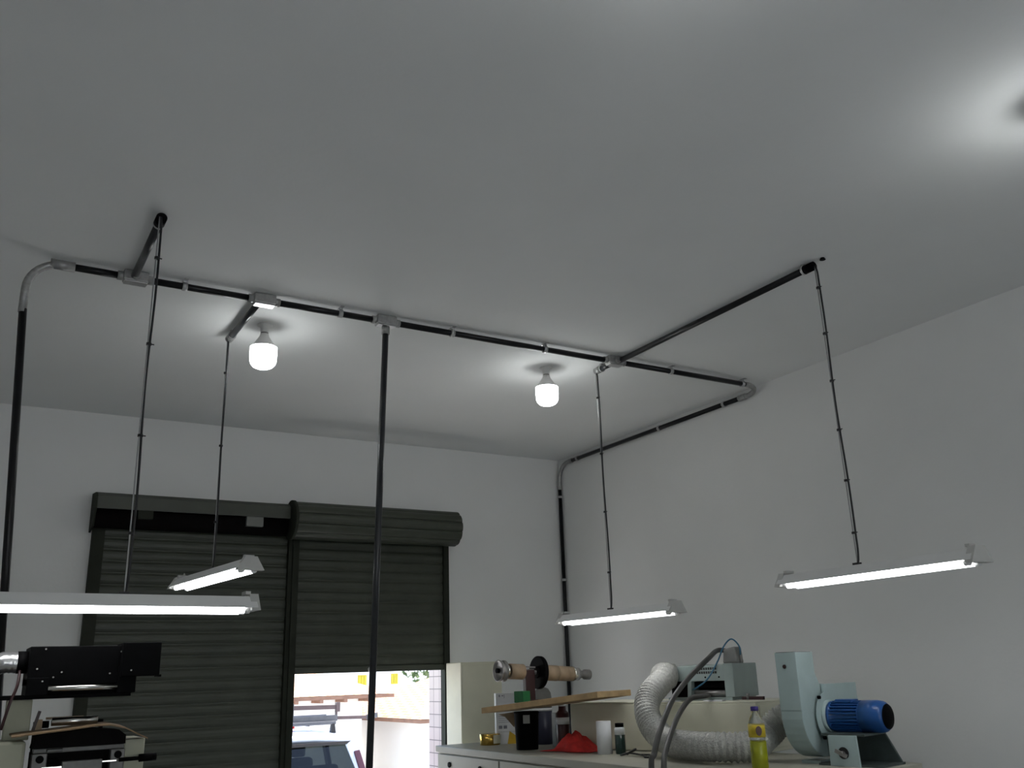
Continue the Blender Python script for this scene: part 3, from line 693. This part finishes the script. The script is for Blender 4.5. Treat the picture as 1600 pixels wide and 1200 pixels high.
MB().rev((0, -0.23, cz), (0, -1, cz), [(0, 0.088), (0.09, 0.088), (0.12, 0.083), (0.138, 0.069)], 36).build('motor_cowl', M_MOTOR, fan)
MB().rev((0, -0.366, cz), (0, -1, cz), [(0, 0.069), (0.006, 0.066), (0.010, 0.04), (0.011, 0.0)], 32).build('cowl_grille', M_BLACK, fan)
MB().box(-0.045, 0.045, -0.18, -0.08, cz+0.074, cz+0.094).build('terminal_box', M_MOTOR, fan, bevel=0.004)
MB().prism([(-0.01, 0.0), (-0.385, 0.0), (-0.30, 0.16), (-0.05, 0.16)], lambda a, b: Vector((0.07, a, b)), lambda a, b: Vector((0.085, a, b))).box(-0.165, 0.085, -0.30, -0.03, 0.158, 0.170).build('motor_stand', M_FAND, fan, bevel=0.003)
lg = MB().prism([(-0.08, 0.0), (-0.26, 0.0), (-0.255, 0.162), (-0.085, 0.162)], lambda a, b: Vector((-0.18, a, b)), lambda a, b: Vector((-0.165, a, b))).build('front_leg', M_FAN, fan, bevel=0.002)
MB().cyl((-0.1805, -0.17, 0.07), (-0.182, -0.17, 0.07), 0.032, n=20).build('slot', M_DGAP, lg)
MB().cyl((-0.178, -0.17, 0.07), (-0.215, -0.17, 0.07), 0.012, n=12).bar((-0.205, -0.135, 0.085), (-0.205, -0.2, 0.055), 0.012, 0.02).build('wing_nut', M_STEEL, lg)
MB().box(-0.165, 0.10, -0.38, 0.0, 0.0, 0.012).build('base_plate', M_FAND, fan)
MB().box(-0.10, 0.12, 0.03, 0.15, 0.0, 0.016).build('casing_foot', M_FAN, fan)

# bottle
bo = thing('oil_bottle', 'clear plastic bottle of bright yellow liquid with purple cap in front of the blower', 'bottle', (4.02, 4.07, BZ))
MB().rev((0, 0, 0), (0, 0, 1), [(0, 0.040), (0.006, 0.047), (0.14, 0.047), (0.15, 0.043), (0.20, 0.043), (0.21, 0.047), (0.235, 0.046), (0.265, 0.034), (0.29, 0.018), (0.315, 0.016)], 28).build('bottle_body', M_PLAST, bo)
MB().rev((0, 0, 0.004), (0, 0, 1), [(0, 0.038), (0.006, 0.0445), (0.134, 0.0445), (0.14, 0.040)], 28).build('liquid', M_LIQ, bo)
MB().rev((0, 0, 0.165), (0, 0, 1), [(0, 0.0478), (0.065, 0.0478)], 28).build('label', M_LABEL, bo)
plab(MB().prism([(0.017*math.cos(q*PI/8), 0.026*math.sin(q*PI/8)) for q in range(16)], lambda a, b: Vector((a, -0.052, 0.20+b)), lambda a, b: Vector((a, -0.046, 0.20+b))).build('label_emblem', M_DRED, bo, rotz=-0.55), 'dark oval emblem')
MB().rev((0, 0, 0.305), (0, 0, 1), [(0, 0.022), (0.022, 0.022), (0.024, 0.019)], 22).build('cap', M_CAPB, bo)

# ------------------------------------------------------------------ left machine
lm = thing('press_machine', 'cream and black printing press at the lower left edge', 'machine', (0.5, 4.5, 0))
L = lambda mb, name, m, par=None, **k: mb.build(name, m, par or lm, **k)
# local coordinates: x-0.5, y-4.5
def lx(x): return x-0.5
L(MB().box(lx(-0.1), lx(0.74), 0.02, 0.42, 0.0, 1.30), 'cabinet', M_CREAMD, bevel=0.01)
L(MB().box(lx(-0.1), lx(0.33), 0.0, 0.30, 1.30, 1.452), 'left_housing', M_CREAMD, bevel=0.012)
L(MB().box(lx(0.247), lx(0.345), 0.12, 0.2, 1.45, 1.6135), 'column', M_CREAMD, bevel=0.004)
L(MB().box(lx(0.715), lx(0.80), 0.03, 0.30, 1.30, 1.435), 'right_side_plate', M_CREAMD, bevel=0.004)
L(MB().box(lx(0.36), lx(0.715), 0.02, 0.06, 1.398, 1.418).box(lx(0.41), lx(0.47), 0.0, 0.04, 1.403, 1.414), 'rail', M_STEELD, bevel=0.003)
L(MB().box(lx(0.36), lx(0.715), 0.03, 0.2, 1.30, 1.398), 'gap_plate', M_BLACKM)
for x in (0.355, 0.655):
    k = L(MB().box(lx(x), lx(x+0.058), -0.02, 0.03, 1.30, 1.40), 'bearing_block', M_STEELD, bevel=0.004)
    L(MB().cyl((lx(x+0.03), -0.02, 1.378), (lx(x+0.03), -0.032, 1.378), 0.015, n=16), 'bolt', M_BLACK, k)
L(MB().cyl((lx(0.40), 0.0, 1.375), (lx(0.46), 0.0, 1.365), 0.012, n=12), 'lever', M_BLACK)
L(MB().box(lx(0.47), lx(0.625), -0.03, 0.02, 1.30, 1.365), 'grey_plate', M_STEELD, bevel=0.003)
L(MB().box(lx(0.395), lx(0.47), -0.028, -0.02, 1.340, 1.347), 'silver_strip', M_CHROME)
L(MB().box(lx(0.625), lx(0.68), -0.028, -0.02, 1.352, 1.357), 'silver_strip', M_CHROME)
L(MB().cyl((lx(0.69), -0.03, 1.356), (lx(0.80), -0.03, 1.358), 0.008, n=12).cyl((lx(0.77), -0.03, 1.358), (lx(0.84), -0.03, 1.360), 0.016, n=16), 'hand_knob', M_BLACK)
# card draped over the press
mb = MB(); prof = [(0.27, 1.475), (0.35, 1.482), (0.48, 1.492), (0.585, 1.503), (0.64, 1.502), (0.70, 1.488), (0.75, 1.462), (0.795, 1.440)]
n = len(prof)
vs = [(lx(x), -0.06, z) for x, z in prof]+[(lx(x), 0.11, z+0.006) for x, z in prof]+[(lx(x), -0.06, z-0.006) for x, z in prof]+[(lx(x), 0.11, z) for x, z in prof]
fs = []
for i in range(n-1):
    fs += [(i, i+1, n+i+1, n+i), (2*n+i+1, 2*n+i, 3*n+i, 3*n+i+1), (i+1, i, 2*n+i, 2*n+i+1), (n+i, n+i+1, 3*n+i+1, 3*n+i)]
fs += [(0, n, 3*n, 2*n), (n-1, 2*n-1+0, 4*n-1, 3*n-1)]
mb._add(vs, fs, False)
cs_ = mb.build('brown_card_sheet', M_CARD, None, (0.5, 4.5, 0))
tag(cs_, 'bent brown card sheet draped across the lower left press', 'card')
L(MB().prism([(0.35, 1.42), (0.36, 1.470), (0.585, 1.490), (0.68, 1.478), (0.71, 1.455), (0.71, 1.42)], lambda a, b: Vector((lx(a), -0.03, b)), lambda a, b: Vector((lx(a), 0.09, b))), 'tray', M_BLACKM)
L(MB().cyl((lx(0.42), 0.05, 1.520), (lx(0.60), 0.05, 1.520), 0.017, n=20), 'upper_roller', M_CHROME)
L(MB().cyl((lx(0.39), 0.15, 1.508), (lx(0.42), 0.15, 1.508), 0.015, n=16).cyl((lx(0.60), 0.15, 1.508), (lx(0.63), 0.15, 1.508), 0.012, n=16).box(lx(0.62), lx(0.635), 0.13, 0.17, 1.40, 1.52).box(lx(0.36), lx(0.375), 0.13, 0.17, 1.40, 1.52), 'roller_axle', M_BLACK)
L(MB().box(lx(0.365), lx(0.39), 0.10, 0.14, 1.475, 1.53).box(lx(0.41), lx(0.56), 0.19, 0.21, 1.526, 1.536), 'wooden_block', M_CORE)
L(MB().bar((lx(0.352), 0.1, 1.47), (lx(0.375), 0.1, 1.565), 0.012, 0.012, (0, 1, 0)), 'lever_arm', M_MAROON)
# black head above
hd = thing('print_unit', 'black box shaped print unit with chrome roller above the lower left press', 'machine', (0.5, 4.5, 1.62))
H = lambda mb, name, m, par=None, **k: mb.build(name, m, par or hd, **k)
z_ = lambda z: z-1.62
H(MB().box(lx(0.302), lx(0.69), -0.03, 0.22, z_(1.668), z_(1.826)), 'casing', M_BLACK, bevel=0.003)
H(MB().box(lx(0.302), lx(0.385), -0.035, 0.20, z_(1.628), z_(1.70)), 'cheek_plate', M_BLACK, bevel=0.003)
H(MB().box(lx(0.655), lx(0.73), -0.04, 0.20, z_(1.628), z_(1.74)), 'cheek_plate', M_BLACK, bevel=0.003)
H(MB().box(lx(0.66), lx(0.82), -0.07, 0.10, z_(1.695), z_(1.837)), 'side_box', M_BLACK, bevel=0.003)
H(MB().box(lx(0.82), lx(0.835), -0.03, 0.05, z_(1.69), z_(1.70)), 'latch', M_BLACK)
H(MB().cyl((lx(0.385), -0.03, z_(1.655)), (lx(0.655), -0.03, z_(1.655)), 0.0115, n=18), 'chrome_roller', M_CHROME)
H(MB().box(lx(0.38), lx(0.66), 0.03, 0.05, z_(1.63), z_(1.672)), 'backing_plate', M_BLACK)
H(MB().box(lx(-0.1), lx(0.72), 0.0, 0.20, z_(1.614), z_(1.632)), 'mounting_bar', M_BLACK, bevel=0.002)
for x, z in ((0.335, 1.735), (0.36, 1.685), (0.40, 1.70), (0.43, 1.72), (0.62, 1.71), (0.70, 1.72), (0.66, 1.80), (0.36, 1.815)):
    yb = -0.075 if x > 0.66 else -0.035
    H(MB().cyl((lx(x), yb+0.012, z_(z)), (lx(x), yb-0.004, z_(z)), 0.0035, n=10), 'bolt', M_STEEL)
H(MB().cyl((lx(0.262), 0.06, z_(1.765)), (lx(0.305), 0.06, z_(1.765)), 0.046, n=24), 'duct_collar', M_BLACK)
hp2 = crom([(lx(0.265), 0.06, z_(1.765)), (lx(0.21), 0.06, z_(1.765)), (lx(0.14), 0.08, z_(1.745)), (lx(0.04), 0.10, z_(1.72)), (lx(-0.12), 0.12, z_(1.70))], 12)
dk = MB().tube([Vector(q)+Vector((0.5, 4.5, 1.62)) for q in hp2], 0.044, 22, lambda i, n: 0.044*(1+0.02*math.sin(i*1.3))).build('aluminium_duct', M_ALUDUCT)
tag(dk, 'shiny aluminium duct entering the left side of the black print unit', 'duct')
H(MB().tube(crom([(lx(0.275), 0.02, z_(1.73)), (lx(0.27), -0.01, z_(1.67)), (lx(0.25), -0.02, z_(1.60)), (lx(0.23), -0.01, z_(1.50))], 8), 0.006, 8), 'hanging_wire', M_MAROON)

# ------------------------------------------------------------------ outdoors
struct(MB().box(-40, 60, YB+T, 15.5, -0.6, -0.27).build('pavement', M_STREET))
struct(MB().box(-40, 60, -40, YF-T, -0.6, -0.02).build('bounce_forecourt', M_STREET))  # unseen ground added outside the front opening to bounce sunlight indoors
struct(MB().box(-80, 120, 15.5, 140, -3.4, -3.0).build('street', M_STREET))
# car, rear towards the doorway
car = thing('parked_car', 'silver hatchback parked outside the half open shutter, ladder on its roof', 'car', (3.52, 11.0, -0.27))
# local y forward (away); z from the pavement; rear at y=-0.3
def body_sec(y, hw, z0, z1):
    return [(-hw*0.96, y, z0), (-hw, y, (z0+z1)/2), (-hw*0.95, y, z1), (hw*0.95, y, z1), (hw, y, (z0+z1)/2), (hw*0.96, y, z0)]
mb = MB(); secs = [body_sec(-0.42, 0.74, 0.30, 0.80), body_sec(-0.30, 0.82, 0.24, 0.86), body_sec(0.6, 0.84, 0.22, 0.88), body_sec(2.0, 0.84, 0.22, 0.88), body_sec(2.9, 0.82, 0.24, 0.80), body_sec(3.25, 0.70, 0.30, 0.65)]
vs = [v for s in secs for v in s]; fs = []
for i in range(5):
    for k in range(6):
        k2 = (k+1) % 6; fs.append((i*6+k, i*6+k2, i*6+6+k2, i*6+6+k))
fs += [tuple(range(5, -1, -1)), tuple(range(30, 36))]
mb._add(vs, fs, False); mb.build('body', M_CARP, car, bevel=0.03)
mb = MB(); RS = [(-0.06, 0.70, 1.285), (0.10, 0.705, 1.33), (0.6, 0.70, 1.395), (1.2, 0.69, 1.40), (1.75, 0.66, 1.34)]
vs = []; fs = []
for y, hw, z in RS:
    for q in (-1, -0.8, -0.4, 0, 0.4, 0.8, 1):
        vs.append((hw*q, y, z-0.055*abs(q)**3))
for i in range(len(RS)-1):
    for k in range(6): fs.append((i*7+k, i*7+k+1, i*7+8+k, i*7+7+k))
mb._add(vs, fs, True); rf = mb.build('roof', M_CARP, car)
sd = rf.modifiers.new('thick', 'SOLIDIFY'); sd.thickness = 0.05; sd.offset = -1
for s in (-1, 1):
    MB().bar((s*0.69, -0.06, 1.23), (s*0.785, -0.30, 0.85), 0.10, 0.06, (0, 1, 0.5)).build('rear_pillar', M_CARP, car, bevel=0.012)
    MB().bar((s*0.755, -0.16, 1.12), (s*0.80, -0.33, 0.82), 0.075, 0.07, (0, 1, 0.5)).build('tail_light', M_TAIL, car, bevel=0.012)
    MB().bar((s*0.66, 1.74, 1.28), (s*0.78, 2.35, 0.86), 0.06, 0.05, (0, 1, 0.5)).build('front_pillar', M_CARP, car, bevel=0.01)
    MB().bar((s*0.70, 0.85, 1.33), (s*0.80, 0.85, 0.86), 0.05, 0.09, (0, 1, 0)).build('centre_pillar', M_CARD2, car)
    MB()._add([(s*0.70, -0.0, 1.24), (s*0.69, 1.72, 1.29), (s*0.80, 2.3, 0.87), (s*0.81, -0.25, 0.87)], [(0, 1, 2, 3)], False).build('side_window', M_GLASS, car)
    for y in (0.25, 2.55):
        w = MB().rev((s*0.66, y, 0.30), (s*2, y, 0.30), [(0, 0.28), (0.02, 0.30), (0.17, 0.30), (0.19, 0.27)], 28).build('wheel', M_RUBBER, car)
        MB().cyl((s*0.84, y, 0.30), (s*0.855, y, 0.30), 0.17, n=24).build('hub_cap', M_ALU, w)
    MB().box(s*0.34-0.22, s*0.34+0.22, 0.75, 0.90, 0.5, 1.02).build('front_seat', M_SEAT, car, bevel=0.04)
    MB().box(s*0.34-0.12, s*0.34+0.12, 0.76, 0.86, 1.03, 1.20).build('headrest', M_SEAT, car, bevel=0.03)
MB().box(-0.62, 0.62, 0.02, 0.14, 0.5, 0.98).build('rear_seat', M_SEAT, car, bevel=0.04)
MB()._add([(-0.66, -0.055, 1.235), (0.66, -0.055, 1.235), (0.76, -0.315, 0.84), (-0.76, -0.315, 0.84)], [(0, 1, 2, 3)], False).build('rear_window', M_GLASS, car)
MB()._add([(-0.62, 1.75, 1.28), (0.62, 1.75, 1.28), (0.74, 2.36, 0.86), (-0.74, 2.36, 0.86)], [(0, 1, 2, 3)], False).build('windscreen', M_GLASS, car)
MB().box(-0.72, 0.72, -0.10, -0.05, 1.20, 1.235).build('rear_window_seal', M_CARD2, car)
MB().cyl((-0.02, -0.05, 1.28), (-0.02, -0.06, 1.305), 0.018, 0.012, n=12).build('aerial_base', M_BLACK, car)
MB().cyl((0.2, 0.5, 1.38), (0.2, 0.5, 1.46), 0.018, n=10).build('roof_light', M_RED, car)
for y in (0.30, 1.25):
    rb = MB().box(-0.66, 0.66, y-0.025, y+0.025, 1.41, 1.449).build('rack_bar', M_ALU, car, bevel=0.004)
    for s in (-1, 1):
        MB().prism([(-0.05, 0.0), (0.06, 0.0), (0.03, 0.20), (-0.02, 0.20)], lambda a, b: Vector((s*(0.63-a*0.6), y-0.03, 1.31+b*0.55)), lambda a, b: Vector((s*(0.63-a*0.6), y+0.03, 1.31+b*0.55))).build('rack_foot', M_CARD2, rb)
lad = thing('ladder', 'folded aluminium ladder lying across the roof rack of the parked car', 'ladder', (3.5, 11.55, 1.18))
MB().bar((-0.95, -0.20, 0.03), (0.72, -0.20, 0.03), 0.03, 0.07).build('rail', M_ALU, lad, bevel=0.004)
MB().bar((-0.95, 0.20, 0.03), (0.72, 0.20, 0.03), 0.03, 0.07).build('rail', M_ALU, lad, bevel=0.004)
MB().bar((0.72, -0.20, 0.03), (1.10, -0.20, 0.02), 0.03, 0.04).build('rail', M_ALU2, lad, bevel=0.004)
MB().bar((1.10, -0.20, 0.02), (1.25, -0.20, 0.04), 0.03, 0.06).build('rail_foot', M_ALU, lad, bevel=0.004)
for k in range(7):
    MB().cyl((-0.8+0.25*k, -0.20, 0.03), (-0.8+0.25*k, 0.20, 0.03), 0.014, n=12).build('rung', M_ALU, lad)
up_ = MB()
for dz in (0.125, 0.165, 0.20): up_.bar((-0.85, -0.19, dz), (0.12, -0.19, dz), 0.02, 0.018)
up_.build('upper_rail', M_ALU, lad)
MB().bar((0.12, -0.19, 0.165), (0.72, -0.19, 0.155), 0.03, 0.05).build('upper_rail', M_ALU2, lad)
MB().box(-0.07, 0.10, -0.21, -0.17, 0.06, 0.21).box(0.13, 0.17, -0.215, -0.165, 0.06, 0.215).build('bracket', M_ALU, lad, bevel=0.004)
MB().box(0.70, 0.75, -0.215, -0.165, 0.10, 0.21).box(0.70, 0.72, -0.21, -0.17, 0.0, 0.12).build('bracket', M_ALU2, lad)
MB().box(-0.86, -0.82, -0.215, -0.165, 0.0, 0.215).build('bracket', M_CARD2, lad)

def house(name, label, x0, x1, y0, y1, zw, zr, wins=(), over=0.5):
    t = thing(name, label, 'house', ((x0+x1)/2, y0, -3.0))
    w = (x1-x0)/2; d = y1-y0; z0 = 0.0; zt = zw+3.0; zp = zr+3.0
    MB().box(-w, w, 0, d, 0, zt).build('wall', M_HOUSE, t)
    c = [(-w-over, -over, zt), (w+over, -over, zt), (w+over, d+over, zt), (-w-over, d+over, zt), (-w*0.5, d/2, zp), (w*0.5, d/2, zp)]
    MB()._add(c, [(0, 1, 5, 4), (1, 2, 5), (2, 3, 4, 5), (3, 0, 4)], False).build('roof', M_ROOF, t)
    ev = MB().box(-w-over, w+over, -over, d+over, zt-0.09, zt-0.01)
    for k in range(int((2*w)/0.6)+1):
        x = -w+0.6*k; ev.box(x, x+0.08, -over-0.03, 0, zt-0.16, zt-0.08)
    ev.build('eave', M_EAVE, t)
    for (cx, cz_, ww, hh) in wins:
        f = MB().box(cx-ww/2, cx+ww/2, -0.06, 0.02, cz_+3-hh/2, cz_+3+hh/2).build('window', M_YWIN, t)
        mb = MB()
        for k in range(3): mb.box(cx-ww/2+ww*(k+0.14)/3, cx-ww/2+ww*(k+0.86)/3, -0.08, -0.05, cz_+3-hh/2+0.05, cz_+3+hh/2-0.05)
        mb.build('pane', M_YWIN, f)
    return t
house('house', 'tall white house far across the street with two yellow framed windows', 8.0, 30.0, 40, 48, 4.5, 6.5, ((-3.02, 1.55, 0.40, 0.55), (-1.47, 1.62, 0.32, 0.45)), 0.4)
house('house', 'low white house with clay tiled roof beyond the parked car, left of the centre post', 3.5, 9.0, 22.5, 28, 1.30, 2.2, (), 0.6)
house('house', 'low white house with clay tiled roof right of the centre post', 10.2, 15.5, 21.0, 26.5, 0.72, 1.65, (), 0.6)
tr = thing('tree', 'leafy green tree at the top right of the doorway by the tiled strip', 'tree', (14.15, 29.0, -3.0))
MB().cyl((0, 0, 0), (0, 0, 5.0), 0.14, 0.07, 10).build('trunk', M_BARK, tr)
mb = MB()
for k in range(700):
    a = random.random()*2*PI; u = random.uniform(-1, 1); r = 1.25*random.random()**0.4; s = math.sqrt(1-u*u)
    c = Vector((r*s*math.cos(a), r*s*math.sin(a), 5.6+r*u*1.1))
    d1 = Vector((random.uniform(-1, 1), random.uniform(-1, 1), random.uniform(-1, 1))).normalized()*0.13
    d2 = Vector((random.uniform(-1, 1), random.uniform(-1, 1), random.uniform(-1, 1))).normalized()*0.07
    mb._add([c-d1, c+d2, c+d1, c-d2], [(0, 1, 2, 3)], False)
mb.build('foliage', M_LEAF, tr)
